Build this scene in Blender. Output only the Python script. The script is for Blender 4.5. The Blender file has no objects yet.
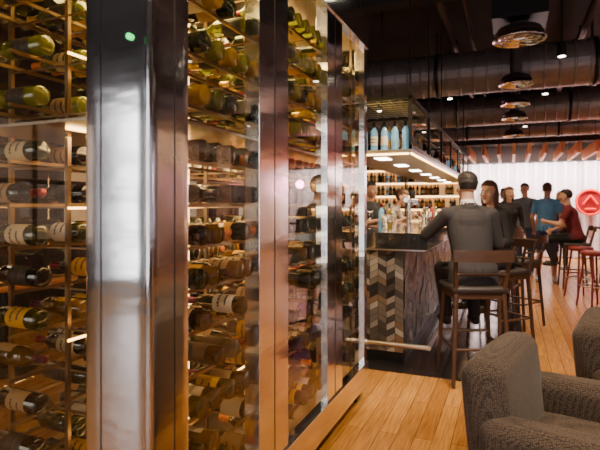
import bpy, math, random
import numpy as np
from mathutils import Vector, Matrix, kdtree, noise
random.seed(7)
C = bpy.context.scene.collection
pi = math.pi

# ---------------------------------------------------------------- materials
def M(name, col, rough=.5, metal=0, emit=None, es=0, trans=0, var=.15, nscale=8, bump=0, bscale=60, stretch=(1,1,1), spec=.5, coat=0, alpha=1):
    m = bpy.data.materials.new(name); m.use_nodes = True
    nt = m.node_tree; n = nt.nodes; l = nt.links
    b = n['Principled BSDF']
    b.inputs['Roughness'].default_value = rough
    b.inputs['Metallic'].default_value = metal
    b.inputs['Transmission Weight'].default_value = trans
    b.inputs['Specular IOR Level'].default_value = spec
    b.inputs['Coat Weight'].default_value = coat
    tc = n.new('ShaderNodeTexCoord'); mp = n.new('ShaderNodeMapping')
    mp.inputs['Scale'].default_value = stretch
    l.new(tc.outputs['Object'], mp.inputs[0])
    nz = n.new('ShaderNodeTexNoise'); nz.inputs['Scale'].default_value = nscale; nz.inputs['Detail'].default_value = 4
    l.new(mp.outputs[0], nz.inputs['Vector'])
    mx = n.new('ShaderNodeMix'); mx.data_type = 'RGBA'
    c0 = [max(0, c*(1-var)) for c in col[:3]]+[1]; c1 = [min(1, c*(1+var)) for c in col[:3]]+[1]
    mx.inputs[6].default_value = c0; mx.inputs[7].default_value = c1
    l.new(nz.outputs[0], mx.inputs[0]); l.new(mx.outputs[2], b.inputs['Base Color'])
    if emit:
        b.inputs['Emission Color'].default_value = (*emit, 1); b.inputs['Emission Strength'].default_value = es
    if bump:
        nb = n.new('ShaderNodeTexNoise'); nb.inputs['Scale'].default_value = bscale; nb.inputs['Detail'].default_value = 3
        l.new(mp.outputs[0], nb.inputs['Vector'])
        bp = n.new('ShaderNodeBump'); bp.inputs['Strength'].default_value = bump; bp.inputs['Distance'].default_value = .01
        l.new(nb.outputs[0], bp.inputs['Height']); l.new(bp.outputs[0], b.inputs['Normal'])
    return m

def wood_floor_mat():
    m = bpy.data.materials.new('oak_planks'); m.use_nodes = True
    nt = m.node_tree; n = nt.nodes; l = nt.links; b = n['Principled BSDF']
    tc = n.new('ShaderNodeTexCoord'); mp = n.new('ShaderNodeMapping'); mp.inputs['Rotation'].default_value = (0, 0, pi/2)
    l.new(tc.outputs['Object'], mp.inputs[0])
    br = n.new('ShaderNodeTexBrick'); br.inputs['Scale'].default_value = 1
    br.inputs['Brick Width'].default_value = 1.5; br.inputs['Row Height'].default_value = .105
    br.inputs['Mortar Size'].default_value = .002; br.inputs['Mortar Smooth'].default_value = .3
    br.inputs['Color1'].default_value = (.64, .32, .075, 1); br.inputs['Color2'].default_value = (.42, .18, .035, 1)
    br.inputs['Mortar'].default_value = (.14, .05, .015, 1); br.inputs['Bias'].default_value = -.1
    br.offset = .37
    l.new(mp.outputs[0], br.inputs['Vector'])
    mp2 = n.new('ShaderNodeMapping'); mp2.inputs['Scale'].default_value = (30, 1.5, 1); l.new(tc.outputs['Object'], mp2.inputs[0])
    nz = n.new('ShaderNodeTexNoise'); nz.inputs['Scale'].default_value = 3; nz.inputs['Detail'].default_value = 6; l.new(mp2.outputs[0], nz.inputs['Vector'])
    rp = n.new('ShaderNodeValToRGB'); rp.color_ramp.elements[0].position = .3; rp.color_ramp.elements[0].color = (.6, .55, .5, 1); rp.color_ramp.elements[1].position = .7; rp.color_ramp.elements[1].color = (1.1, 1.08, 1, 1)
    l.new(nz.outputs[0], rp.inputs[0])
    mx = n.new('ShaderNodeMix'); mx.data_type = 'RGBA'; mx.blend_type = 'MULTIPLY'; mx.inputs[0].default_value = 1
    l.new(br.outputs[0], mx.inputs[6]); l.new(rp.outputs[0], mx.inputs[7]); l.new(mx.outputs[2], b.inputs['Base Color'])
    b.inputs['Roughness'].default_value = .25
    bp = n.new('ShaderNodeBump'); bp.inputs['Strength'].default_value = .25; bp.inputs['Distance'].default_value = .003
    l.new(nz.outputs[0], bp.inputs['Height']); l.new(bp.outputs[0], b.inputs['Normal'])
    return m

def glass_mat(name, tint, refl=1.0, rough=0.0):
    # thin pane: Schlick reflectance from the angle between surface normal and incoming ray (same on both sides)
    m = bpy.data.materials.new(name); m.use_nodes = True
    nt = m.node_tree; n = nt.nodes; l = nt.links; n.remove(n['Principled BSDF'])
    out = n['Material Output']
    t = n.new('ShaderNodeBsdfTransparent'); t.inputs[0].default_value = (*tint, 1)
    g = n.new('ShaderNodeBsdfGlossy'); g.inputs['Roughness'].default_value = rough; g.inputs[0].default_value = (1, .97, .92, 1)
    ge = n.new('ShaderNodeNewGeometry'); dp = n.new('ShaderNodeVectorMath'); dp.operation = 'DOT_PRODUCT'
    l.new(ge.outputs['Normal'], dp.inputs[0]); l.new(ge.outputs['Incoming'], dp.inputs[1])
    ab = n.new('ShaderNodeMath'); ab.operation = 'ABSOLUTE'; l.new(dp.outputs['Value'], ab.inputs[0])
    s1 = n.new('ShaderNodeMath'); s1.operation = 'SUBTRACT'; s1.inputs[0].default_value = 1; l.new(ab.outputs[0], s1.inputs[1])
    pw = n.new('ShaderNodeMath'); pw.operation = 'POWER'; pw.inputs[1].default_value = 5; l.new(s1.outputs[0], pw.inputs[0])
    ml = n.new('ShaderNodeMath'); ml.operation = 'MULTIPLY_ADD'; ml.use_clamp = True
    ml.inputs[1].default_value = .95*refl; ml.inputs[2].default_value = .05*refl; l.new(pw.outputs[0], ml.inputs[0])
    mx = n.new('ShaderNodeMixShader'); l.new(ml.outputs[0], mx.inputs[0]); l.new(t.outputs[0], mx.inputs[1]); l.new(g.outputs[0], mx.inputs[2])
    l.new(mx.outputs[0], out.inputs[0])
    return m

def fabric_mat():
    m = bpy.data.materials.new('woven_upholstery'); m.use_nodes = True
    nt = m.node_tree; n = nt.nodes; l = nt.links; b = n['Principled BSDF']
    tc = n.new('ShaderNodeTexCoord')
    vo = n.new('ShaderNodeTexVoronoi'); vo.inputs['Scale'].default_value = 150; vo.inputs['Randomness'].default_value = .45
    l.new(tc.outputs['Object'], vo.inputs['Vector'])
    rp = n.new('ShaderNodeValToRGB'); rp.color_ramp.elements[0].color = (.165, .118, .085, 1); rp.color_ramp.elements[1].color = (.028, .018, .012, 1)
    rp.color_ramp.elements[0].position = .1; rp.color_ramp.elements[1].position = .7
    l.new(vo.outputs['Distance'], rp.inputs[0]); l.new(rp.outputs[0], b.inputs['Base Color']); b.inputs['Roughness'].default_value = .95
    b.inputs['Sheen Weight'].default_value = .1
    bp = n.new('ShaderNodeBump'); bp.inputs['Strength'].default_value = .5; bp.inputs['Distance'].default_value = .003; bp.invert = True
    l.new(vo.outputs['Distance'], bp.inputs['Height']); l.new(bp.outputs[0], b.inputs['Normal'])
    return m

STEEL = M('brushed_steel', (.90, .87, .83), .13, 1, var=.06, nscale=3, bump=.28, bscale=3, stretch=(.6, .6, 2.2))
STEEL2 = M('dark_brushed_steel', (.55, .50, .45), .3, 1, var=.2, nscale=4, bump=.1, bscale=8, stretch=(1, 1, .3))
RACK = M('rack_metal', (.36, .25, .14), .3, 1)
BLACK = M('black_metal', (.015, .014, .013), .4, .5)
SEAM = M('shadow_gap', (.05, .04, .035), .5, .8)
FLOORW = wood_floor_mat()
FLOORT = M('black_stone_tile', (.018, .015, .015), .12, var=.4, nscale=6, spec=.6)
CEIL = M('dark_ceiling', (.020, .015, .016), .9, var=.4, nscale=3)
WALLD = M('dark_wall_paint', (.045, .028, .022), .8, var=.3, nscale=2)
DUCT = M('galvanised_duct', (.24, .20, .195), .42, .6, var=.25, nscale=5)
DUCTD = M('duct_dark', (.09, .07, .07), .5, .6)
GL = glass_mat('cabinet_glass', (.97, .91, .78), 1.6)
GLC = glass_mat('clear_glass', (.95, .95, .93), 1.3)
WOODD = M('dark_walnut', (.075, .034, .017), .4, var=.4, nscale=5, stretch=(1, 1, 8), coat=.2)
WOODO = M('orange_timber', (.66, .24, .055), .5, var=.3, nscale=4, stretch=(6, 1, 1))
COUNTER = M('polished_black_counter', (.02, .018, .018), .1, var=.5, nscale=20, coat=.5)
FAB = fabric_mat()
CURT = M('sheer_curtain', (.85, .80, .80), .85, var=.06)
RED = M('red_neon', (.8, .005, .005), .5, emit=(1, .0, .0), es=1.0)
REDD = M('red_sign_panel', (.30, .003, .005), .5, emit=(1, .0, .0), es=.05)
WARM = M('warm_led', (1, .8, .5), .4, emit=(1, .58, .20), es=11)
WHITEL = M('white_lamp', (1, .95, .9), .4, emit=(1, .88, .72), es=16)
GREENREFL = M('green_led', (.1, 1, .4), .4, emit=(.02, 1, .2), es=2)  # glow standing in for a green reflection on the steel
BLUELIT = M('pale_blue_glass', (.30, .62, .80), .08, trans=.5, emit=(.3, .7, 1), es=.15)  # blue light on clear bottles, put into their colour and faint glow
WGLOW = M('window_pane', (.3, .3, .35), .3, emit=(.75, .75, 1), es=.8)  # glowing pane of an invented window, there for reflections
WGLOWB = M('daylight_window_pane', (.3, .3, .35), .3, emit=(.92, .92, 1), es=6.5)  # added glow behind the camera, makes the highlight on the steel column
WGLOWW = M('lit_window_pane', (.3, .3, .35), .3, emit=(1, .6, .3), es=.5)  # warm pane of an invented window, brightened for the steel to mirror
CREAMW = M('pale_wall_panelling', (.6, .46, .34), .6, var=.1)  # pale so that the cabinet steel has a bright surface to reflect

# ---------------------------------------------------------------- mesh builder
class MB:
    def __init__(s): s.v = []; s.f = []; s.m = []; s.sm = []; s.mats = []
    def mi(s, mat):
        if mat not in s.mats: s.mats.append(mat)
        return s.mats.index(mat)
    def add(s, vs, fs, mat, smooth=False, X=None):
        o = len(s.v)
        if X is not None: vs = [X @ Vector(p) for p in vs]
        s.v += [tuple(p) for p in vs]
        lst = isinstance(mat, list)
        for i, f in enumerate(fs):
            s.f.append(tuple(o+k for k in f)); s.m.append(s.mi(mat[i] if lst else mat)); s.sm.append(smooth)
    def box(s, x0, x1, y0, y1, z0, z1, mat, X=None):
        vs = [(x, y, z) for x in (x0, x1) for y in (y0, y1) for z in (z0, z1)]
        fs = [(0, 1, 3, 2), (4, 6, 7, 5), (0, 4, 5, 1), (2, 3, 7, 6), (0, 2, 6, 4), (1, 5, 7, 3)]
        s.add(vs, fs, mat, False, X)
    def cyl(s, p0, p1, r0, mat, r1=None, seg=10, X=None, smooth=True):
        p0 = Vector(p0); p1 = Vector(p1); r1 = r0 if r1 is None else r1
        d = (p1-p0).normalized(); a = d.orthogonal().normalized(); b = d.cross(a)
        vs = []
        for p, r in ((p0, r0), (p1, r1)):
            for i in range(seg):
                t = 2*pi*i/seg; vs.append(p+(a*math.cos(t)+b*math.sin(t))*r)
        fs = [(i, (i+1) % seg, seg+(i+1) % seg, seg+i) for i in range(seg)]
        s.add(vs, fs, mat, smooth, X)
        s.add(vs[:seg], [tuple(range(seg))[::-1]], mat, False, X); s.add(vs[seg:], [tuple(range(seg))], mat, False, X)
    def tube(s, pts, r, mat, seg=8, X=None):
        for a, b in zip(pts[:-1], pts[1:]): s.cyl(a, b, r, mat, seg=seg, X=X)
    def lathe(s, prof, X, mats, seg=14, smooth=True):
        vs = [(max(r, 1e-4)*math.cos(2*pi*i/seg), max(r, 1e-4)*math.sin(2*pi*i/seg), z) for r, z in prof for i in range(seg)]
        fs = []; ml = []
        for k in range(len(prof)-1):
            for i in range(seg):
                fs.append((k*seg+i, k*seg+(i+1) % seg, (k+1)*seg+(i+1) % seg, (k+1)*seg+i))
                ml.append(mats(k, i) if callable(mats) else mats)
        s.add(vs, fs, ml, smooth, X)
    def rbox(s, c, h, r, mat, X=None, puff=0, n=4):
        c = Vector(c); T = Matrix.Translation(c)
        if X is not None: T = X @ T
        def samp(H):
            e = [H-r*k/n*1.0 for k in range(n+1)]
            mid = [(H-r)*(1-k/3) for k in range(1, 3)] if H-r > .01 else []
            pos = e+mid
            return sorted(set([round(x, 5) for x in pos+[-x for x in pos]+[0.0]]))
        S = [samp(x) for x in h]
        def mapp(p):
            q = Vector([max(-(h[i]-r), min(h[i]-r, p[i])) for i in range(3)])
            d = Vector(p)-q
            if d.length > 1e-9: q = q+d.normalized()*r
            if puff:
                for i in range(3):
                    j, k = (i+1) % 3, (i+2) % 3
                    w = (1-(p[j]/h[j])**2)*(1-(p[k]/h[k])**2)
                    q[i] += puff*w*(p[i]/h[i])
            return q
        for ax in range(3):
            a, b = (ax+1) % 3, (ax+2) % 3
            for sg in (-1, 1):
                vs = []
                for u in S[a]:
                    for w in S[b]:
                        p = [0, 0, 0]; p[ax] = sg*h[ax]; p[a] = u; p[b] = w; vs.append(mapp(p))
                nb = len(S[b]); fs = []
                for i in range(len(S[a])-1):
                    for j in range(nb-1):
                        q = (i*nb+j, (i+1)*nb+j, (i+1)*nb+j+1, i*nb+j+1)
                        fs.append(q if sg > 0 else q[::-1])
                s.add(vs, fs, mat, True, T)
    def ell(s, c, r, mat, X=None, seg=12, rings=8, fn=None):
        vs = []; fs = []
        for k in range(rings+1):
            ph = pi*k/rings
            for i in range(seg):
                t = 2*pi*i/seg; n = Vector((math.sin(ph)*math.cos(t), math.sin(ph)*math.sin(t), math.cos(ph)))
                sc = fn(n) if fn else 1
                vs.append((c[0]+r[0]*n.x*sc, c[1]+r[1]*n.y*sc, c[2]+r[2]*n.z*sc))
        for k in range(rings):
            for i in range(seg): fs.append((k*seg+i, (k+1)*seg+i, (k+1)*seg+(i+1) % seg, k*seg+(i+1) % seg))
        s.add(vs, fs, mat, True, X)
    def build(s, name, bevel=0, parent=None):
        me = bpy.data.meshes.new(name); me.from_pydata(s.v, [], s.f)
        for m in s.mats: me.materials.append(m)
        me.polygons.foreach_set('material_index', s.m); me.polygons.foreach_set('use_smooth', s.sm)
        me.update()
        o = bpy.data.objects.new(name, me); C.objects.link(o)
        if bevel:
            b = o.modifiers.new('b', 'BEVEL'); b.width = bevel; b.segments = 2; b.limit_method = 'ANGLE'
        if parent: o.parent = parent
        return o

def frame(x, y, z=0, phi=0):
    return Matrix.Translation((x, y, z)) @ Matrix.Rotation(math.radians(phi), 4, 'Z')

def area(name, loc, size, energy, col, rot=(0, 0, 0), sy=None):
    l = bpy.data.lights.new(name, 'AREA'); l.energy = energy; l.color = col; l.size = size
    if sy: l.shape = 'RECTANGLE'; l.size_y = sy
    o = bpy.data.objects.new(name, l); o.location = loc; o.rotation_euler = rot; C.objects.link(o); return o
def point(name, loc, energy, col, r=.05):
    l = bpy.data.lights.new(name, 'POINT'); l.energy = energy; l.color = col; l.shadow_soft_size = r
    o = bpy.data.objects.new(name, l); o.location = loc; C.objects.link(o); return o
def spot(name, loc, tgt, energy, col, ang=60, r=.04):
    l = bpy.data.lights.new(name, 'SPOT'); l.energy = energy; l.color = col; l.spot_size = math.radians(ang); l.spot_blend = .6; l.shadow_soft_size = r
    o = bpy.data.objects.new(name, l); o.location = loc
    o.rotation_euler = (Vector(tgt)-Vector(loc)).to_track_quat('-Z', 'Y').to_euler(); C.objects.link(o); return o

# ---------------------------------------------------------------- room shell
XL, XR, YB, YF, ZC = -6.0, 5.0, -4.0, 14.9, 3.9
b = MB(); b.box(XL, XR, YB, YF, -.1, 0, FLOORW); b.build('floor')
b = MB(); b.box(-2.9, .12, 4.1, 12.2, 0.0, .006, FLOORT); b.build('floor_tile_inlay')
b = MB(); b.box(XL, XR, YB, YF, ZC, ZC+.1, CEIL); b.build('ceiling')
for nm, a in (('wall_left', (XL-.1, XL, YB, YF)), ('wall_right', (XR, XR+.1, YB, YF)), ('wall_back', (XL, XR, YF, YF+.1)), ('wall_front', (XL, XR, YB-.1, YB))):
    b = MB(); b.box(a[0], a[1], a[2], a[3], 0, ZC, WALLD); b.build(nm)
b = MB()
for i in range(9):
    y = 7.9+i*.75; b.box(XR-.06, XR, y+.02, y+.73, .15, 2.9, CREAMW if i % 2 == 0 else WOODD)
b.box(XR-.08, XR, 7.9, 14.65, 2.9, 2.96, WOODD); b.build('trim_wall_panelling')  # panels added out of view as a bright reflector for the steel posts
k = 0
for y in (-2.2, .6, 3.4, 6.2):
    for side in (-1, 1):
        k += 1
        b = MB(); x = XL+.03 if side < 0 else XR-.03
        b.box(x-.02, x+.02, y-.9, y+.9, .9, 2.5, WGLOW if side > 0 else WGLOWW)  # made-up windows, glowing to show up in the cabinet glass and steel
        for yy in (-.9, -.3, .3, .9): b.box(x-.04, x+.04, y+yy-.03, y+yy+.03, .85, 2.55, BLACK)
        for zz in (.88, 1.7, 2.52): b.box(x-.04, x+.04, y-.93, y+.93, zz-.03, zz+.03, BLACK)
        b.build('window_%d' % k)
for xc in (-5.35, -3.4, -1.2, 1.2, 3.6):
    k += 1; b = MB(); y = YB+.03
    b.box(xc-.42, xc+.42, y-.02, y+.02, .3, 3.0, WGLOWB)  # unseen glowing panes, added and placed for the column's reflection
    for xx in (-.42, .42): b.box(xc+xx-.04, xc+xx+.04, y-.02, y+.05, .25, 3.05, BLACK)
    for zz in (.28, .9, 1.5, 2.1, 3.02): b.box(xc-.46, xc+.46, y-.02, y+.05, zz-.05, zz+.05, BLACK)
    b.build('window_%d' % k)
b = MB()
for y in (1.0, 3.2, 5.6, 9.2, 11.8): b.box(XL, XR, y-.1, y+.1, 3.62, ZC, CEIL)
b.build('ceiling_beams')
b = MB()
for x, z, r in ((-.75, 3.68, .045), (-.5, 3.72, .03), (.9, 3.70, .05), (1.9, 3.66, .03), (2.05, 3.66, .03)):
    b.cyl((x, YB, z), (x, YF-.05, z), r, DUCTD, seg=10)
    for y in (2, 4, 6, 8, 10, 12): b.box(x-.01, x+.01, y-.01, y+.01, z, ZC, BLACK)
b.build('ceiling_pipes')
def duct(y, z, r, x0=-5.5, x1=4.9):
    b = MB(); prof = []; x = x0
    prof.append((r*.98, 0)); L = x1-x0; t = 0
    while t < L-.2:
        prof += [(r, t+.01), (r, t+.145), (r*1.035, t+.155), (r*1.035, t+.17), (r, t+.18)]; t += .18
    X = Matrix.Translation((x0, y, z)) @ Matrix.Rotation(pi/2, 4, 'Y')
    b.lathe(prof, X, DUCT, seg=32, smooth=False)
    for hx in (-3, -1, 1, 3): b.box(hx-.015, hx+.015, y-.005, y+.005, z+r*.9, ZC, BLACK)
    for hx in (-3, -1, 1, 3): b.lathe([(r*1.05, 0), (r*1.07, .0), (r*1.07, .05), (r*1.05, .05)], Matrix.Translation((hx, y, z)) @ Matrix.Rotation(pi/2, 4, 'Y'), BLACK, seg=32)
    return b.build('ventilation_duct')
duct(7.6, 3.28, .30); duct(10.6, 3.24, .28); duct(13.0, 3.2, .22)
def diffuser(x, y, z, r, box=False):
    b = MB(); X = Matrix.Translation((x, y, z))
    for k in range(4):
        rr = r*(1-.22*k); zz = -.02+.018*k
        b.lathe([(rr, zz), (rr+.004, zz+.005), (rr-.05, zz+.045), (rr-.055, zz+.04), (rr, zz)], X, STEEL, seg=28)
    b.lathe([(0, .0), (.05, .0), (.06, .02), (0, .05)], X, STEEL2, seg=16)
    b.lathe([(r*.92, .04), (r*.8, .09), (r*.35, .13)], X, DUCTD, seg=24)
    if box: b.box(x-.24, x+.24, y-.24, y+.24, z+.14, z+.5, BLACK)
    b.cyl((x, y, z+.12), (x, y, ZC), r*.35, DUCTD, seg=20)
    b.build('air_diffuser')
diffuser(.08, 5.24, 2.98, .24, True)
for y, z in ((7.0, 2.94), (8.3, 2.92), (9.4, 2.88), (11.4, 2.84)): diffuser(.07, y, z, .21)

b = MB(); n = 620; vs = []; fs = []
for i in range(n+1):
    x = -1.3+6.2*i/n; ph = x*2*pi/.23; y = 14.70+.085*math.sin(ph)+.03*math.sin(ph*.43+1)
    for z in (.02, 1.3, 2.5): vs.append((x, y, z))
for i in range(n):
    for k in range(2): fs.append((i*3+k, (i+1)*3+k, (i+1)*3+k+1, i*3+k+1))
b.add(vs, fs, CURT, True); b.box(-1.3, 4.9, 14.60, 14.8, 2.5, 2.54, BLACK); b.build('sheer_curtain')
b = MB(); b.box(-1.4, XR, 13.9, 14.6, 2.95, 3.1, WALLD); b.build('ceiling_bulkhead')
b = MB()
for i in range(20):
    x = -1.2+i*.32; b.box(x-.03, x+.03, 12.0, 14.2, 2.5, 2.74, WOODO)
    for y in (12.3, 14.1): b.cyl((x, y, 2.74), (x, y, ZC), .006, BLACK, seg=5)
b.build('timber_ceiling_fins')
# neon sign: plain abstract stand-in mark (ring with two stacked loops)
b = MB()
def arc(cx, cz, r, a0, a1, y=14.42, n=20):
    return [(cx+r*math.cos(math.radians(a0+(a1-a0)*i/n)), y, cz+r*math.sin(math.radians(a0+(a1-a0)*i/n))) for i in range(n+1)]
b.cyl((1.86, 14.46, 1.45), (1.86, 14.49, 1.45), .34, REDD, seg=32)
b.tube(arc(1.86, 1.45, .31, 0, 360), .022, RED, 8)
b.tube([(1.70, 14.42, 1.40), (1.86, 14.42, 1.62), (2.02, 14.42, 1.40)], .022, RED, 8); b.tube([(1.74, 14.42, 1.28), (1.98, 14.42, 1.28)], .022, RED, 8)
b.cyl((1.70, 14.475, 1.73), (1.70, 14.475, 2.95), .006, BLACK); b.cyl((2.02, 14.475, 1.73), (2.02, 14.475, 2.95), .006, BLACK)
b.build('neon_sign')

# ---------------------------------------------------------------- wine cabinet
cab = bpy.data.objects.new('wine_cabinet', None); C.objects.link(cab)
zt = 2.66
b = MB()
def post(xa, xb, ya, yb): b.box(xa, xb, ya, yb, .10, zt, STEEL)
b.rbox((-1.075, 1.155+.095, (zt+.1)/2), (.125, .10, (zt-.1)/2), .018, STEEL)
b.box(-1.133, -1.128, 1.1485, 1.16, .1, zt, SEAM); b.box(-.955, -.9485, 1.264, 1.269, .1, zt, SEAM)
b.cyl((-.958, 1.158, .1), (-.958, 1.158, zt), .012, STEEL, seg=12)
post(-1.02, -.95, 1.83, 2.12); b.box(-.952, -.9485, 1.972, 1.98, .1, zt, SEAM)
post(-1.02, -.95, 2.66, 2.93); b.box(-.952, -.9485, 2.79, 2.80, .1, zt, SEAM)
post(-1.02, -.95, 3.43, 3.50)
for yy in (1.2, 1.97, 2.8, 3.46): b.box(-1.95, -1.89, yy-.05, yy+.04, .1, zt, STEEL2)
b.box(-1.95, -.95, 1.17, 3.5, zt-.02, zt+.06, STEEL2)
b.box(-1.0, -.94, 1.16, 3.51, 2.50, zt+.05, STEEL)
b.box(-1.0, -.94, 1.16, 3.51, .10, .26, STEEL)
b.box(-1.95, -.95, 1.16, 1.20, .10, .24, STEEL); b.box(-1.95, -1.2, 1.16, 1.20, 2.52, zt, STEEL)
b.box(-1.95, -.96, 3.46, 3.5, .10, .24, STEEL2); b.box(-1.95, -.96, 3.46, 3.5, 2.5, zt, STEEL2)
b.box(-1.95, -1.0, 1.18, 3.48, .10, .16, STEEL2)
for xx in (-1.9, -1.02):
    for yy in (1.25, 2.35, 3.4): b.box(xx-.03, xx+.03, yy-.03, yy+.03, 0, .12, BLACK)
b.build('frame', parent=cab, bevel=.002)
b = MB()
def pane(a, c):
    (xa, ya), (xb, yb), z0, z1 = a[0], a[1], c[0], c[1]
    b.add([(xa, ya, z0), (xb, yb, z0), (xb, yb, z1), (xa, ya, z1)], [(0, 1, 2, 3)], GL)
for ya, yb in ((1.35, 1.83), (2.12, 2.66), (2.93, 3.43)): pane(((-.97, ya), (-.97, yb)), (.26, 2.5))
pane(((-1.89, 1.178), (-1.2, 1.178)), (.24, 2.52)); pane(((-1.922, 1.25), (-1.922, 3.45)), (.2, 2.6)); pane(((-1.9, 3.478), (-.98, 3.478)), (.24, 2.5))
b.build('glass_panels', parent=cab)
rows = [.30+.155*i for i in range(9)]
upper = [1.74, 1.93, 2.12, 2.31]
b = MB()
for ri, z in enumerate(rows+upper):
    for xa in (-1.06, -1.24, -1.62, -1.82):
        b.box(xa-.006, xa+.006, 1.22, 3.44, z-.012, z, RACK)
    for yy in (1.42, 1.97, 2.35, 2.8, 3.2, 3.42):
        b.box(-1.88, -1.02, yy-.004, yy+.004, z-.018, z-.012, RACK)
    if ri % 3 == 1: b.box(-1.43, -1.425, 1.3, 3.4, z-.02, z-.012, WARM)
for yy in (1.42, 1.97, 2.8, 3.4):
    for xa in (-1.04, -1.30, -1.56, -1.87): b.box(xa-.008, xa+.008, yy-.008, yy+.008, .16, 2.6, RACK)
b.box(-1.88, -1.0, 1.22, 3.44, 1.655, 1.665, STEEL2)
b.box(-1.40, -1.38, 1.3, 3.4, 2.56, 2.575, WARM)
b.box(-1.44, -1.42, 1.3, 3.4, 1.645, 1.655, WARM)
for yy in (2.04, 2.86): b.box(-1.46, -1.45, yy, yy+.008, .3, 2.5, WARM)
b.build('bottle_racks', parent=cab)

bprof = [(0, 0), (.033, 0), (.038, .008), (.038, .055), (.0385, .056), (.0385, .15), (.038, .151), (.038, .19), (.033, .21), (.02, .23), (.0155, .245), (.0145, .285), (.0165, .287), (.0165, .3), (0, .3)]
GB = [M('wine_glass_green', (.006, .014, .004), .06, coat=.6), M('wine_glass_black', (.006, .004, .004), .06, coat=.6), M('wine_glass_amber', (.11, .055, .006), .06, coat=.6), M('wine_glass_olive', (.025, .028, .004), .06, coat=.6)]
GY = [M('lit_green_glass', (.22, .22, .008), .06, trans=.35, coat=.4), M('lit_olive_glass', (.10, .105, .006), .06, trans=.25, coat=.4), M('lit_amber_glass', (.46, .28, .015), .06, trans=.35, coat=.4), GB[0], GB[3]]  # brighter copies of the bottle glass: upper rows' backlight is in the colour
LB = [M('label_cream', (.68, .54, .30), .7), M('label_white', (.75, .68, .55), .6), M('label_tan', (.45, .28, .12), .7), M('label_yellow', (.75, .40, .03), .6), M('label_black', (.03, .025, .02), .5)]
INK = M('label_ink', (.12, .06, .04), .7)
FO = [M('foil_red', (.25, .02, .02), .3, .6), M('foil_black', (.02, .02, .02), .3, .5), M('foil_gold', (.7, .42, .08), .3, .9), M('foil_plum', (.12, .02, .05), .3, .6), M('foil_orange', (.75, .22, .03), .4, .3)]
def bottle(b, X, glass, label, foil, seg=14, gscale=1, ls=None):
    if ls is None: ls = random.randrange(seg)
    def mf(k, i):
        j = (i-ls) % seg
        if 4 <= k <= 5 and j < 9: return label
        if k >= 10: return foil
        return glass
    b.lathe(bprof, X @ Matrix.Scale(gscale, 4), mf, seg=seg)
    if random.random() < .8:
        r = .0392*gscale
        for zc, w in ((.085, 2), (.118, 3)):
            vs = []; n = w+1
            for i in range(n+1):
                t = 2*pi*(ls+4.5-n/2+i)/seg
                for z in (zc, zc+.009): vs.append((r*math.cos(t), r*math.sin(t), z*gscale))
            b.add(vs, [(2*i, 2*i+2, 2*i+3, 2*i+1) for i in range(n)], INK, True, X)
b = MB()
Rneck = Matrix.Rotation(-pi/2, 4, 'Y'); Rneck2 = Matrix.Rotation(pi/2, 4, 'Y')
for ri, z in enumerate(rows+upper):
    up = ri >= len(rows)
    for bank in (0, 1):
        y = 1.30+random.random()*.05
        while y < 3.40:
            skip = random.random() < (.08 if up else .12) or any(abs(y-q) < .055 for q in (1.42, 1.97, 2.8, 3.4)) or (bank == 0 and y < 1.36)
            if not skip:
                xb = -1.01 if bank == 0 else -1.57
                rr = Rneck; px = xb-.005*random.random()
                if random.random() < .12: rr = Rneck2; px = xb-.32
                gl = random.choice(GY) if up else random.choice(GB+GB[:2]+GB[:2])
                X = Matrix.Translation((px, y, z+.040)) @ rr @ Matrix.Rotation(-pi/2-(4.5/14)*2*pi+random.uniform(-.7, .7), 4, 'Z')
                bottle(b, X, gl, random.choice(LB), random.choice(FO), ls=0 if random.random() < .8 else 7)
            y += .094+(.01*random.random())
b.build('wine_bottles', parent=cab)
b = MB(); b.cyl((-1.02, 1.150, 1.87), (-1.02, 1.142, 1.87), .009, GREENREFL, seg=16); b.build('status_light', parent=cab)  # glowing disc painted in place of a green reflection on the post

# ---------------------------------------------------------------- bar counter
b = MB()
b.box(-1.45, -.85, 4.34, 11.0, .006, .985, BLACK)
TC = [M('tile_%d' % i, c, .25, .35) for i, c in enumerate([(.16, .135, .115), (.07, .06, .055), (.28, .24, .205), (.03, .027, .026), (.38, .33, .28), (.20, .13, .08), (.09, .075, .065)])]
def chevron(b, O, U, nrm, width, z0, z1, cw=.10, ch=.065, sl=.055):
    O = Vector(O); U = Vector(U); N = Vector(nrm)
    nc = int(width/cw)
    for c in range(nc):
        up = sl if c % 2 == 0 else -sl
        z = z0-abs(sl)
        while z < z1+abs(sl):
            g = .002
            za, zb = (z, z+up) if up > 0 else (z-up, z)
            pts = [(c*cw+g, za+g), ((c+1)*cw-g, zb+g), ((c+1)*cw-g, zb+ch-g), (c*cw+g, za+ch-g)]
            pts = [(u, min(max(w, z0), z1)) for u, w in pts]
            if pts[3][1]-pts[0][1]+pts[2][1]-pts[1][1] > .002:
                o1 = .002+.010*random.random(); o2 = .002+.010*random.random()
                vs = [O+U*u+Vector((0, 0, w))+N*(o1 if i in (0, 3) else o2) for i, (u, w) in enumerate(pts)]
                b.add(vs, [(0, 1, 2, 3)], random.choice(TC))
            z += ch
b.box(-2.3, -1.45, 4.34, 4.6, .006, .985, BLACK)
chevron(b, (-2.35, 4.34, 0), (1, 0, 0), (0, -1, 0), 1.501, .10, .985, cw=.075, ch=.055, sl=.04)
chevron(b, (-.85, 4.34, 0), (0, 1, 0), (1, 0, 0), 6.6, .10, .985, cw=.20, ch=.09, sl=.09)
b.box(-2.35, -.64, 4.28, 4.62, 1.00, 1.14, COUNTER); b.box(-1.5, -.64, 4.6, 10.98, 1.00, 1.14, COUNTER)
b.box(-1.5, -.66, 4.30, 10.98, .985, 1.0, STEEL2)
b.tube([(-.62, 4.2, .2), (-.62, 10.9, .2)], .02, STEEL2, 10)
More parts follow.
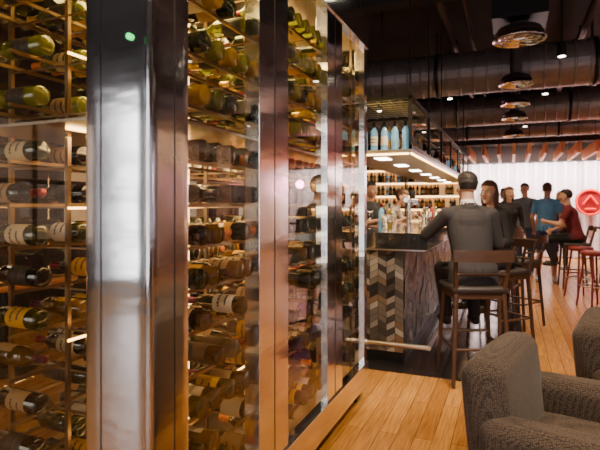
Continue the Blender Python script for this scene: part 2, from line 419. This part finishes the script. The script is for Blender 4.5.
b.tube([(-.62, 4.2, .2), (-2.2, 4.2, .2)], .02, STEEL2, 10)
for y in (4.24, 5.5, 7, 8.5, 10): b.tube([(-.85, y, .2), (-.62, y, .2)], .012, STEEL2, 8)
b.build('bar_counter')

b = MB()
cx0, cx1, cy0, cy1 = -1.55, -.77, 4.3, 10.6
zb, zt2 = 1.86, 2.32
b.box(cx0, cx1, cy0, cy1, zb-.03, zb, STEEL2)
for x in (cx0, cx1-.03):
    b.box(x, x+.03, cy0, cy1, zb, zb+.035, BLACK); b.box(x, x+.03, cy0, cy1, zt2-.03, zt2, BLACK)
for i, y in enumerate([cy0+i*1.05 for i in range(7)]):
    b.box(cx0, cx1, y-.015 if y > cy0 else y, y+.015, zt2-.03, zt2, BLACK)
    for x in (cx0, cx1-.03):
        b.box(x, x+.025, y, y+.025, zb, zt2, BLACK)
        if i != 3: b.box(x+.005, x+.02, y+.005, y+.02, zt2, ZC, BLACK)
for i in range(60):
    y = cy0+i*.105; b.box(cx0, cx1, y, y+.004, zt2-.012, zt2-.008, STEEL2)
for i in range(8):
    x = cx0+i*.11; b.box(x, x+.004, cy0, cy1, zt2-.012, zt2-.008, STEEL2)
for y in [cy0+.5+i*.9 for i in range(7)]:
    b.box(-1.2, -1.08, y-.12, y+.12, zb-.036, zb-.03, WHITEL)
b.box(cx1-.02, cx1-.01, cy0+.03, cy1, zb-.045, zb-.03, WARM)
b.box(cx0+.03, cx1-.03, cy0+.01, cy0+.02, zb-.045, zb-.03, WARM)
b.box(-1.2, -1.19, cy0+.15, cy1-.05, zb+.001, zb+.010, WARM)
b.add([(cx1-.018, cy0+.03, zb+.2), (cx1-.018, cy1-.03, zb+.2), (cx1-.018, cy1-.03, zt2-.04), (cx1-.018, cy0+.03, zt2-.04)], [(0, 1, 2, 3)], GLC)
b.build('overhead_bar_rack')
b = MB()
for i in range(7):
    bottle(b, Matrix.Translation((-1.40+i*.093, 4.38, zb+.001)), BLUELIT, LB[1], FO[1], gscale=.85)
SG = [BLUELIT, GY[2], GB[1], GY[0], M('clear_spirit_glass', (.6, .58, .55), .1, trans=.5), M('red_liqueur', (.4, .03, .02), .1)]
for i in range(60):
    bottle(b, Matrix.Translation((-.88-.12*(i % 2)-.1*random.random(), 4.6+i*.095, zb+.001)), random.choice(SG), random.choice(LB), random.choice(FO), seg=10, gscale=.85)
b.build('spirit_bottles')

b = MB()
b.box(-4.6, -1.0, 11.6, 11.75, 0, 2.6, WALLD); b.box(-4.6, -1.0, 11.1, 11.6, 0, .95, WOODD); b.box(-4.6, -.98, 11.05, 11.6, .95, 1.0, COUNTER)
for z in (1.28, 1.58, 1.88, 2.18):
    b.box(-4.6, -1.0, 11.32, 11.6, z, z+.02, STEEL2); b.box(-4.55, -1.05, 11.56, 11.58, z-.02, z, WARM)
for x in (-4.6, -3.4, -2.2, -1.02): b.box(x, x+.03, 11.32, 11.6, 1, 2.6, BLACK)
b.box(-4.55, -1.03, 11.585, 11.6, 1.0, 2.5, M('warm_backlit_panel', (.5, .3, .12), .5, emit=(1, .48, .15), es=.7))
b.build('back_bar_shelf')
b = MB()
for z in (1.0, 1.30, 1.60, 1.90, 2.20):
    for yy in (11.40, 11.50):
        x = -4.5+(yy-11.4)*.4
        while x < -1.1:
            if all(abs(x-q) > .06 for q in (-3.385, -2.185)) and random.random() > .15:
                bottle(b, Matrix.Translation((x, yy, z+.001)), random.choice(SG+GB), random.choice(LB), random.choice(FO), seg=10, gscale=random.uniform(.65, .87))
            x += .09
b.build('spirit_bottle_display')
b = MB(); b.box(-3.3, -2.75, 4.9, 10.98, 0.006, .95, WOODD); b.box(-3.3, -2.72, 4.9, 10.98, .95, 1.0, COUNTER); b.build('back_counter')
b = MB()
gp = [(0, 0), (.03, 0), (.03, .003), (.004, .008), (.004, .08), (.03, .1), (.036, .14), (.03, .18), (.0285, .18), (.034, .14), (.028, .102), (0, .086)]
tp = [(0, 0), (.03, 0), (.036, .12), (.034, .12), (.028, .006), (0, .006)]
for x, y in ((-1.0, 4.6), (-1.1, 4.75), (-.95, 5.2), (-1.2, 5.1), (-.9, 5.6), (-1.0, 6.4), (-.9, 7.2), (-.8, 5.0), (-1.3, 4.9), (-1.05, 8.0), (-.85, 8.6)):
    b.lathe(gp if random.random() < .6 else tp, Matrix.Translation((x, y, 1.141)), GLC, seg=16)
b.build('bar_glassware')
b = MB()
b.cyl((-1.3, 7.0, 1.14), (-1.3, 7.0, 1.45), .03, STEEL, seg=16); b.cyl((-1.3, 6.8, 1.45), (-1.3, 7.2, 1.45), .03, STEEL, seg=16)
for y in (6.85, 6.95, 7.05, 7.15): b.cyl((-1.27, y, 1.45), (-1.2, y, 1.45), .01, STEEL); b.cyl((-1.21, y, 1.45), (-1.21, y, 1.38), .008, STEEL); b.cyl((-1.25, y, 1.46), (-1.25, y, 1.58), .012, BLACK, r1=.018)
b.build('beer_tap')
b = MB()
for i, x in enumerate((-.9, -1.02)):
    b.lathe([(0, 0), (.04, 0), (.04, .11), (.015, .14), (.012, .2), (.018, .21), (0, .21)], Matrix.Translation((x, 6.8, 1.141)), STEEL, seg=16)
b.build('cocktail_shakers')
b = MB()
for i, (x, y) in enumerate(((-1.35, 5.6), (-1.27, 5.65), (-1.36, 5.75), (-1.25, 8.2), (-1.3, 8.35), (-1.2, 8.5), (-1.35, 9.0), (-1.25, 9.2))):
    bottle(b, Matrix.Translation((x, y, 1.141)), SG[i % 6], LB[i % 4], FO[i % 5], gscale=.85)
b.build('counter_bottles')

# ---------------------------------------------------------------- stools
SEATL = M('stool_leather', (.03, .022, .02), .45)
def bar_chair(x, y, phi, wood=WOODD, name='bar_stool'):
    X = frame(x, y, .006 if (x < .12 and y > 4.1) else 0, phi); b = MB()
    b.rbox((0, 0, .725), (.215, .205, .03), .025, SEATL, X=X, puff=.006)
    b.box(-.2, .2, -.19, .19, .66, .70, wood, X)
    for sx in (-1, 1):
        b.cyl((sx*.18, .17, .70), (sx*.215, .21, 0), .019, wood, r1=.014, X=X, seg=8)
        b.cyl((sx*.215, -.23, 0), (sx*.18, -.18, .70), .015, wood, r1=.02, X=X, seg=8)
        b.cyl((sx*.18, -.18, .70), (sx*.205, -.26, 1.02), .02, wood, r1=.015, X=X, seg=8)
        b.cyl((sx*.2, -.205, .28), (sx*.2, .19, .28), .011, wood, X=X, seg=8)
    b.cyl((-.2, .19, .33), (.2, .19, .33), .013, STEEL2, X=X, seg=8); b.cyl((-.2, -.21, .28), (.2, -.21, .28), .011, wood, X=X, seg=8)
    vs = []; n = 12
    for i in range(n+1):
        t = i/n*2-1; xx = t*.225; yy = -.262-.04*(1-t*t)
        for dy, z in ((0.012, .95), (.012, 1.03), (-.012, 1.04), (-.012, .95)): vs.append((xx, yy+dy, z))
    fs = []
    for i in range(n):
        for k in range(4): fs.append((i*4+k, i*4+(k+1) % 4, (i+1)*4+(k+1) % 4, (i+1)*4+k))
    fs += [(0, 1, 2, 3), (n*4+3, n*4+2, n*4+1, n*4)]
    b.add(vs, fs, wood, False, X)
    b.cyl((-.19, -.225, .85), (.19, -.225, .85), .01, wood, X=X, seg=8)
    return b.build(name)
def round_stool(x, y, mat, phi=0):
    X = frame(x, y, 0, phi); b = MB()
    b.lathe([(0, .70), (.15, .70), (.17, .715), (.17, .745), (.155, .76), (0, .765)], X, mat, seg=24)
    for k in range(4):
        a = pi/4+k*pi/2; c, s_ = math.cos(a), math.sin(a)
        b.cyl((c*.12, s_*.12, .70), (c*.22, s_*.22, 0), .014, mat, r1=.012, X=X, seg=8)
    b.lathe([(.175, .28), (.187, .285), (.187, .295), (.175, .30), (.175, .28)], X, STEEL2, seg=24)
    return b.build('bar_stool')
bar_chair(-.28, 4.20, 22); bar_chair(-.10, 5.32, 135); bar_chair(.05, 6.25, 60); bar_chair(-.15, 7.3, 80); bar_chair(-.15, 8.3, 85)
bar_chair(.99, 9.45, 95)
RS = M('red_stool_paint', (.20, .018, .014), .35)
for p in ((.97, 8.5), (1.05, 7.75), (1.55, 7.9), (1.5, 9.3)): round_stool(*p, RS if p[1] < 8 or p[0] < 1 else WOODD, random.random()*60)
for tx, ty in ((1.50, 8.55), (1.9, 6.2), (3.0, 4.2), (3.2, 8.2), (3.0, 1.6)):
    b = MB(); X = frame(tx, ty)
    b.lathe([(0, 1.03), (.33, 1.03), (.34, 1.04), (.34, 1.06), (0, 1.065)], X, WOODD, seg=32); b.cyl((0, 0, .02), (0, 0, 1.03), .03, BLACK, X=X)
    b.lathe([(0, 0), (.24, 0), (.24, .012), (.05, .03), (0, .03)], X, BLACK, seg=28)
    b.lathe([(0, 1.066), (.03, 1.066), (.03, 1.12), (0, 1.12)], X, WARM, seg=12)
    b.build('high_table')
for p in ((2.5, 6.1), (1.9, 5.6), (2.4, 4.2), (3.5, 3.7), (3.5, 2.1)): bar_chair(p[0], p[1], random.random()*360)

# ---------------------------------------------------------------- armchairs
def armchair(x, y, phi):
    X = frame(x, y, 0, phi); b = MB()
    Xb = X @ Matrix.Translation((0, -.33, .50)) @ Matrix.Rotation(math.radians(6), 4, 'X')
    b.rbox((0, 0, -.0), (.325, .085, .27), .06, FAB, X=Xb, puff=.02)
    for sx in (-1, 1):
        b.rbox((sx*.315, .035, .335), (.085, .375, .245), .055, FAB, X=X, puff=.010)
    b.rbox((0, .04, .36), (.235, .33, .09), .05, FAB, X=X, puff=.02)
    b.rbox((0, .02, .19), (.24, .34, .10), .03, FAB, X=X)
    for sx in (-1, 1):
        for sy in (-1, 1): b.cyl((sx*.31, sy*.3, .12), (sx*.33, sy*.33, 0), .022, WOODD, r1=.014, X=X)
    return b.build('armchair')
armchair(.31, 2.26, -104); armchair(.78, 3.10, -102)

# ---------------------------------------------------------------- people
SK1 = M('skin_light', (.62, .34, .22), .5, var=.08); SK2 = M('skin_tan', (.45, .22, .13), .5, var=.08)
EYEW = M('eye_white', (.6, .57, .53), .4, var=0); EYEB = M('iris', (.05, .03, .02), .2, var=0); LIP = M('lips', (.42, .14, .11), .4, var=.05)
HAIRD = M('hair_dark', (.02, .013, .010), .6, var=.4, nscale=40, bump=.2, bscale=90, stretch=(1, 1, .2)); HAIRB = M('hair_brown', (.10, .045, .02), .6, var=.4, nscale=40, bump=.2, bscale=90, stretch=(1, 1, .2)); HAIRL = M('hair_blonde', (.38, .24, .11), .5, var=.3, nscale=40, bump=.2, bscale=90)
def cloth(n, c): return M(n, c, .85, var=.2, nscale=14, bump=.35, bscale=9)

class Hum:
    def __init__(s): s.v = []; s.f = []; s.t = []
    def rings(s, rs, tag):
        o = len(s.v); n = len(rs[0])
        for r in rs: s.v += [tuple(p) for p in r]; s.t += [tag]*n
        for k in range(len(rs)-1):
            for i in range(n): s.f.append((o+k*n+i, o+k*n+(i+1) % n, o+(k+1)*n+(i+1) % n, o+(k+1)*n+i))
        s.f.append(tuple(o+i for i in range(n))[::-1]); s.f.append(tuple(o+(len(rs)-1)*n+i for i in range(n)))
    def limb(s, p0, p1, r0, r1, tag, n=12, fl=1.0, flax=None, cap=True):
        p0 = Vector(p0); p1 = Vector(p1); d = p1-p0; L = d.length; d.normalize()
        a = d.orthogonal().normalized() if flax is None else (Vector(flax)-d*Vector(flax).dot(d)).normalized()
        c = d.cross(a); rs = []
        def ring(p, r): return [p+(a*math.cos(2*pi*i/n)*fl+c*math.sin(2*pi*i/n))*r for i in range(n)]
        if cap:
            for q in (.2, .6, .9): rs.append(ring(p0-d*r0*math.sqrt(1-q*q), r0*q))
        m = max(2, int(L/.025))
        for k in range(m+1): t = k/m; rs.append(ring(p0+d*L*t, r0+(r1-r0)*t))
        if cap:
            for q in (.9, .6, .2): rs.append(ring(p1+d*r1*math.sqrt(1-q*q), r1*q))
        s.rings(rs, tag)
    def ellip(s, c, r, R, tag, n=14, m=10):
        rs = []
        for k in range(m+1):
            ph = .05+(pi-.1)*k/m; rs.append([Vector(c)+R @ Vector((r[0]*math.sin(ph)*math.cos(2*pi*i/n), r[1]*math.sin(ph)*math.sin(2*pi*i/n), -r[2]*math.cos(ph))) for i in range(n)])
        s.rings(rs, tag)

def human(name, x, y, z, phi, J, skin, top, bottom, shoe, hair, sleeve='long', legs='long', female=False, hstyle='short', head_yaw=0, head_pitch=0, scale=1, jacket=False, voxel=.009, hands=None, collar=None):
    H = Hum(); V = Vector
    I = Matrix.Identity(3)
    j = {k: V(v) for k, v in J.items()}
    bulk = 1.08 if jacket else 1.0
    fw = .90 if female else 1
    sp = [(j['pel']+V((0, 0, -.12 if jacket else -.05)), .180, .140), (j['pel'], .178*(1.02 if female else 1), .138), (j['wai'], (.130 if female else .150), .108), (j['che'], .165*fw, .122), (j['che'].lerp(j['nek'], .45), .168*fw, .108), (j['che'].lerp(j['nek'], .78), .105*fw, .075), (j['nek'], .060, .058)]
    rs = []; n = 24
    for k in range(len(sp)-1):
        for q in range(5):
            t = q/5; c = sp[k][0].lerp(sp[k+1][0], t); tt = t*t*(3-2*t)
            rx = (sp[k][1]*(1-tt)+sp[k+1][1]*tt)*bulk; ry = (sp[k][2]*(1-tt)+sp[k+1][2]*tt)*bulk
            rs.append([c+V((rx*math.cos(2*pi*i/n), ry*math.sin(2*pi*i/n), 0)) for i in range(n)])
    H.rings(rs, 'top')
    H.ellip(j['pel']+V((0, -.01, -.03)), (.160, .125, .12), I, 'bot')
    H.ellip(j['che']+V((0, 0, .04)), (.15*fw*bulk, .115*bulk, .14), I, 'top')
    if female:
        for sx in (-1, 1): H.ellip(j['che']+V((sx*.07, .080, .02)), (.055, .05, .055), I, 'top')
    hd = j['hed']
    H.limb(j['nek']+V((0, -.01, -.04)), hd+V((0, -.02, -.05)), .055 if not female else .046, .052 if not female else .044, 'skin')
    if collar:
        H.limb(j['nek']+V((0, -.010, -.02)), j['nek']+V((0, 0, .030)), .066, .060, 'collar', cap=False)
        H.limb(j['nek']+V((0, -.018, -.03)), j['nek']+V((0, -.014, .012)), .078, .066, 'top', cap=False)
    RH = (Matrix.Rotation(math.radians(head_yaw), 3, 'Z') @ Matrix.Rotation(math.radians(head_pitch), 3, 'X'))
    hp = lambda v: hd+RH @ V(v)
    H.ellip(hp((0, -.008, .028)), (.073, .092, .088), RH, 'skin', 18, 14)
    H.ellip(hp((0, .020, -.035)), (.059, .066, .074), RH, 'skin', 16, 12)
    H.ellip(hp((0, .070, -.092)), (.024, .020, .018), RH, 'skin', 10, 6)
    H.limb(hp((0, .084, .016)), hp((0, .104, -.022)), .008, .0125, 'skin', 8)
    for sx in (-1, 1): H.ellip(hp((sx*.013, .094, -.024)), (.008, .010, .008), RH, 'skin', 8, 6)
    H.limb(hp((-.034, .076, .032)), hp((.034, .076, .032)), .010, .010, 'skin', 8)
    for sx in (-1, 1):
        H.ellip(hp((sx*.045, .058, -.018)), (.022, .022, .022), RH, 'skin', 10, 8)
        H.ellip(hp((sx*.074, -.008, -.004)), (.011, .018, .030), RH, 'skin', 10, 8)
    for sd, sx in (('L', -1), ('R', 1)):
        S, E, W = j['sh'+sd], j['el'+sd], j['wr'+sd]
        S = V((S.x*.95, S.y, S.z-.012))
        k = .86 if female else 1
        H.limb(j['nek']+V((sx*.035, -.01, -.03)), S+V((0, 0, -.002)), .042*k, .052*k*bulk, 'top')
        H.limb(j['che'].lerp(j['nek'], .35)+V((sx*.06, 0, 0)), S, .07*k, .058*k*bulk, 'top')
        if sleeve == 'long':
            H.limb(S, E, .058*k*bulk, .048*k*bulk, 'top'); H.limb(E, W, .048*k*bulk, .036*k*bulk, 'top')
        else:
            mid = S.lerp(E, .60)
            H.limb(S, mid, .058*k, .057*k, 'top'); H.limb(mid, E, .044*k, .040*k, 'skin'); H.limb(E, E.lerp(W, .3), .040*k, .041*k, 'skin'); H.limb(E.lerp(W, .3), W, .041*k, .027*k, 'skin')
        hdv = (W-E).normalized()
        if hands and sd in hands: hdv = V(hands[sd][0]).normalized(); pn = V(hands[sd][1]).normalized()
        else: pn = V((-sx, 0, 0))
        pn = (pn-hdv*pn.dot(hdv)).normalized(); side = hdv.cross(pn).normalized()
        if side.dot(V((0, 1, 0)))*1 < 0 and not hands: side = -side
        if hands and sd in hands and len(hands[sd]) > 2: side = side*hands[sd][2]
        P1 = W+hdv*.085
        H.limb(W-hdv*.02, W+hdv*.02, .027*k, .027*k, 'skin')
        H.limb(W+hdv*.01, P1, .027, .036, 'skin', 12, fl=.42, flax=pn)
        for fi, (off, ln) in enumerate(((.030, .068), (.010, .078), (-.010, .073), (-.029, .058))):
            a = P1+side*off-hdv*.01; d1 = (hdv*.95+pn*.3).normalized(); d2 = (hdv*.6+pn*.8).normalized()
            m1 = a+d1*ln*.5; H.limb(a, m1, .0095, .009, 'skin', 8); H.limb(m1, m1+d2*ln*.5, .009, .0075, 'skin', 8)
        a = W+hdv*.025+side*.025; m1 = a+(side*.7+hdv*.7+pn*.2).normalized()*.042
        H.limb(a, m1, .013, .011, 'skin', 8); H.limb(m1, m1+(hdv*.9+side*.25+pn*.3).normalized()*.032, .011, .009, 'skin', 8)
        Hh, K, A, T = j['hi'+sd], j['kn'+sd], j['an'+sd], j['to'+sd]
        if legs == 'long':
            H.limb(Hh, K, .088, .064, 'bot'); H.limb(K, A+V((0, 0, .01)), .064, .052, 'bot')
        elif legs == 'shorts':
            m1 = Hh.lerp(K, .80); H.limb(Hh, m1, .092, .086, 'bot'); H.limb(m1, K, .058, .054, 'skin'); mc = K.lerp(A, .35); H.limb(K, mc, .052, .056, 'skin'); H.limb(mc, A, .056, .035, 'skin')
        H.limb(A+V((0, 0, -.01)), A.lerp(T, .2)+V((0, 0, -.02)), .042, .042, 'shoe'); H.limb(V((A.x, A.y-.03, T.z+.012)), T+V((0, 0, .008)), .036, .034, 'shoe', fl=1)
    me = bpy.data.meshes.new('tmp'); me.from_pydata(H.v, [], H.f); me.update()
    import bmesh
    bm = bmesh.new(); bm.from_mesh(me); bmesh.ops.recalc_face_normals(bm, faces=bm.faces); bm.to_mesh(me); bm.free()
    ob = bpy.data.objects.new('tmp', me); C.objects.link(ob)
    r = ob.modifiers.new('r', 'REMESH'); r.mode = 'VOXEL'; r.voxel_size = voxel
    sm = ob.modifiers.new('s', 'SMOOTH'); sm.factor = .5; sm.iterations = 3
    dg = bpy.context.evaluated_depsgraph_get(); ev = ob.evaluated_get(dg); m2 = ev.to_mesh()
    vs = [v.co.copy() for v in m2.vertices]; fs = [tuple(p.vertices) for p in m2.polygons]; cs = [p.center.copy() for p in m2.polygons]
    ev.to_mesh_clear(); bpy.data.objects.remove(ob)
    kd = kdtree.KDTree(len(H.v))
    for i, v in enumerate(H.v): kd.insert(v, i)
    kd.balance()
    mm = {'skin': skin, 'top': top, 'bot': bottom, 'shoe': shoe, 'collar': collar or top}
    ml = [mm[H.t[kd.find(c)[1]]] for c in cs]
    X = frame(x, y, z, phi) @ Matrix.Scale(scale, 4)
    b = MB(); b.add(vs, fs, ml, True, X)
    XH = X @ Matrix.Translation(hd) @ RH.to_4x4()
    for sx in (-1, 1):
        b.ell((sx*.030, .0745, .010), (.0135, .010, .006), EYEW, XH); b.ell((sx*.030, .0825, .010), (.0058, .003, .0055), EYEB, XH)
        b.ell((sx*.030, .085, .030), (.017, .005, .003), hair, XH)
    b.ell((0, .0845, -.052), (.023, .006, .0055), LIP, XH)
    def hf(n):
        hl = .50+.10*noise.noise(Vector((n.x*4, 0, 3)))
        face = n.y > .25 and n.z < hl
        wob = .045*noise.noise(n*4)+.03*noise.noise(n*11)
        if face: return .80
        if n.z < -.5: return .82 if hstyle == 'short' else .95
        if n.y > -.05 and abs(n.x) > .6 and n.z < .22: return .86
        if hstyle == 'short' and n.z < .0: return .95
        return 1.0+wob+(.05 if n.z > .4 else 0)
    b.ell((0, -.010, .030), (.083, .102, .100), hair, XH, seg=48, rings=36, fn=hf)
    if hstyle == 'long':
        f2 = lambda n: 1+.08*noise.noise(n*5)
        b.ell((0, -.055, -.055), (.078, .050, .125), hair, XH, seg=24, rings=16, fn=f2)
        for sx in (-1, 1): b.ell((sx*.068, -.025, -.045), (.022, .045, .11), hair, XH, seg=16, rings=12, fn=f2)
    if hstyle == 'bun': b.ell((0, -.11, .06), (.042, .038, .042), hair, XH)
    return b.build(name)

def stand(lean=0, **kw):
    J = dict(pel=(0, 0, .95), wai=(0, .0, 1.08), che=(0, .01+lean*.3, 1.27), nek=(0, lean*.6, 1.47), hed=(0, .02+lean*.8, 1.62),
             shL=(-.185, lean*.5, 1.405), shR=(.185, lean*.5, 1.405), elL=(-.235, -.03+lean*.3, 1.13), elR=(.235, -.03+lean*.3, 1.13), wrL=(-.225, .08, .90), wrR=(.225, .08, .90),
             hiL=(-.09, 0, .90), hiR=(.09, 0, .90), knL=(-.105, .02, .50), knR=(.105, .02, .50), anL=(-.115, -.02, .09), anR=(.115, -.02, .09), toL=(-.135, .15, .03), toR=(.135, .15, .03))
    J.update(kw); return J
def sit(h=.755, **kw):
    J = dict(pel=(0, -.02, h+.11), wai=(0, .0, h+.23), che=(0, .06, h+.42), nek=(0, .10, h+.62), hed=(0, .135, h+.765),
             shL=(-.185, .08, h+.555), shR=(.185, .08, h+.555), elL=(-.25, .12, h+.30), elR=(.25, .12, h+.30), wrL=(-.15, .33, h+.20), wrR=(.15, .33, h+.20),
             hiL=(-.09, 0, h+.085), hiR=(.09, 0, h+.085), knL=(-.13, .43, h+.06), knR=(.13, .43, h+.06), anL=(-.12, .30, .44), anR=(.12, .30, .44), toL=(-.13, .44, .38), toR=(.13, .44, .38))
    J.update(kw); return J
SUIT = cloth('charcoal_suit', (.034, .029, .030)); SHOE = M('black_leather', (.02, .015, .012), .35); BLK = cloth('black_cloth', (.017, .015, .017))
WHC = cloth('white_shirt', (.75, .72, .68)); BLUE = cloth('blue_tshirt', (.07, .19, .38)); NAVY = cloth('navy_shorts', (.03, .035, .10)); GREY = cloth('grey_shirt', (.14, .15, .18)); MAR = cloth('maroon_shirt', (.13, .010, .018)); JEAN = cloth('denim', (.04, .06, .12)); CREAM = cloth('cream_blouse', (.5, .45, .38))
human('man_in_suit', -.28, 4.20, .006, 22, sit(elL=(-.31, .22, 1.13), wrL=(-.20, .42, 1.185), wrR=(.10, .33, 1.0)), SK1, SUIT, BLK, SHOE, HAIRD, jacket=True, head_yaw=8, hands={'L': ((-.3, 1, 0), (0, 0, -1), -1)}, voxel=.008, collar=WHC)
human('woman_at_bar', -.10, 5.32, .006, 135, sit(), SK1, BLK, BLK, SHOE, HAIRB, female=True, hstyle='long', head_yaw=20, scale=.98)
human('man_in_blue_tshirt', .61, 9.98, 0, -15, stand(knL=(-.12, .03, .5), anL=(-.16, .0, .09), toL=(-.2, .16, .03), wrR=(.2, .16, .98)), SK2, BLUE, NAVY, M('white_trainers', (.6, .58, .55), .5), HAIRB, sleeve='short', legs='shorts', scale=1.02)
human('man_in_grey_shirt', .27, 10.9, 0, 160, stand(), SK1, GREY, JEAN, SHOE, HAIRD, sleeve='short', scale=1.04)
human('woman_standing', -.02, 9.3, 0, 200, stand(), SK1, BLK, JEAN, SHOE, HAIRB, female=True, hstyle='long', scale=.97)
human('man_in_maroon_shirt', .99, 9.45, 0, 80, sit(elL=(-.26, .2, 1.06), wrL=(-.15, .40, 1.1)), SK1, MAR, BLK, SHOE, HAIRD, sleeve='short')
human('man_standing', -.1, 11.6, 0, 120, stand(), SK2, BLK, BLK, SHOE, HAIRD, scale=1.0)
human('woman_in_dark_dress', 1.0, 12.2, 0, 190, stand(), SK1, M('plum', (.12, .03, .08), .8), BLK, SHOE, HAIRL, female=True, hstyle='long', scale=.96)
human('bartender_man', -1.82, 6.7, .006, -120, stand(lean=.08, elL=(-.24, .1, 1.15), wrL=(-.12, .30, 1.2), elR=(.24, .1, 1.15), wrR=(.1, .30, 1.2)), SK2, BLK, BLK, SHOE, HAIRD, sleeve='short', scale=.97)
human('bartender_woman', -1.78, 7.5, .006, -95, stand(lean=.3, nek=(0, .22, 1.40), hed=(0, .30, 1.53), shL=(-.17, .19, 1.34), shR=(.17, .19, 1.34), elL=(-.22, .25, 1.14), wrL=(-.10, .42, 1.24), elR=(.22, .25, 1.14), wrR=(.1, .45, 1.24)), SK1, CREAM, BLK, SHOE, HAIRB, female=True, hstyle='bun', scale=.97, sleeve='short', head_pitch=-20)

# ---------------------------------------------------------------- lamps
def pendant(x, y, z):
    b = MB(); X = Matrix.Translation((x, y, z))
    b.lathe([(0, .16), (.03, .16), (.06, .12), (.15, 0), (.145, 0), (.055, .11), (0, .14)], X, BLACK, seg=24)
    b.ell((0, 0, .05), (.045, .045, .05), WHITEL, X); b.cyl((0, 0, .16), (0, 0, ZC-z), .006, BLACK, X=X)
    b.build('pendant_lamp')
for p in ((-4.2, 2.2, 2.0), (-4.2, 3.6, 2.0), (-4.0, 5.0, 2.0), (-4.0, 6.6, 2.0), (-3.6, .6, 2.1), (2.6, 1.6, 2.1), (2.6, 4.2, 2.1), (2.9, 6.5, 2.1), (2.7, 8.6, 2.2), (3.8, 3.0, 2.2), (3.9, 6.9, 2.2)): pendant(*p)
W = (1, .70, .42)
b = MB()
SP = [(-.5, 3.9, 180), (.5, 2.8, 130), (.55, 6.5, 200), (.5, 8.6, 150), (1.6, 5.0, 140), (1.7, 8.1, 110), (-.9, 8.4, 90), (1.4, 1.2, 120), (-2.4, 6.0, 110), (-2.2, 9.0, 90), (1.3, 11.2, 90), (.3, 12.0, 70),
      (-3.6, 1.4, 40), (-3.6, 4.4, 40), (3.4, 2.6, 130), (3.4, 5.4, 130), (3.3, 9.6, 100), (.8, -1.0, 120), (-2.2, -1.2, 70)]
for x, y, e in SP:
    b.cyl((x, y, 3.1), (x, y, 3.25), .05, BLACK, seg=16); b.cyl((x, y, 3.095), (x, y, 3.1), .04, WHITEL, seg=16); b.cyl((x, y, 3.25), (x, y, ZC), .012, BLACK)
    spot('downlight', (x, y, 3.08), (x, y, 0), e, W, 88, .05)
b.build('ceiling_spotlights')
for p in ((-3.9, 2.9), (-3.9, 5.2), (-3.9, .6)):
    b = MB(); X = frame(*p)
    b.rbox((0, 0, .74), (.4, .4, .02), .015, WOODO, X=X); b.cyl((0, 0, 0), (0, 0, .72), .04, BLACK, X=X); b.lathe([(0, 0), (.25, 0), (.25, .02), (0, .03)], X, BLACK, seg=20)
    b.lathe([(0, .76), (.035, .76), (.04, .85), (0, .85)], X, WARM, seg=14)
    b.build('dining_table')

# ---------------------------------------------------------------- lights
area('curtain_wash', (1.6, 14.0, 2.45), 5.5, 340, (1, .84, .82), rot=(math.radians(40), 0, 0), sy=.3)
area('panel_wash', (4.3, 11.2, 2.9), .3, 60, (1, .70, .45), rot=(0, math.radians(-35), 0), sy=6)  # added wash on the unseen reflector panels
area('bar_under_light', (-1.15, 7.4, 1.80), .3, 80, (1, .72, .45), sy=6)
area('ceiling_uplight', (2.2, 7, 2.75), .3, 55, (1, .62, .50), rot=(pi, 0, 0), sy=9)
area('cab_top', (-1.42, 2.35, 2.55), .3, 46, (1, .78, .26), sy=2.0)
area('cab_mid', (-1.42, 2.35, 1.64), .3, 22, (1, .66, .28), sy=2.0)
spot('spot_armchair', (.7, 1.0, 3.2), (.5, 2.6, .5), 120, (1, .78, .56), 60)
spot('spot_cab_front', (.8, 1.2, 3.2), (-1, 1.9, 1.0), 160, (1, .76, .52), 75)
spot('spot_bar_end', (.3, 2.6, 3.2), (-.95, 4.4, .6), 420, (1, .82, .62), 50)
point('magenta', (2.9, 11.5, 1.9), 40, (1, .15, .45), .1)
w = bpy.data.worlds.new('World'); bpy.context.scene.world = w; w.use_nodes = True
w.node_tree.nodes['Background'].inputs[0].default_value = (.05, .035, .03, 1); w.node_tree.nodes['Background'].inputs[1].default_value = .6

# ---------------------------------------------------------------- camera
cd = bpy.data.cameras.new('camera'); cam = bpy.data.objects.new('camera', cd); C.objects.link(cam)
cam.location = (0, 0, 1.38); cam.rotation_euler = (pi/2, 0, math.radians(22.8))
cd.lens = 30; cd.sensor_width = 36; cd.shift_y = -20/600; cd.clip_start = .05
cd.dof.use_dof = True; cd.dof.focus_distance = 3.0; cd.dof.aperture_fstop = 3.2
bpy.context.scene.camera = cam
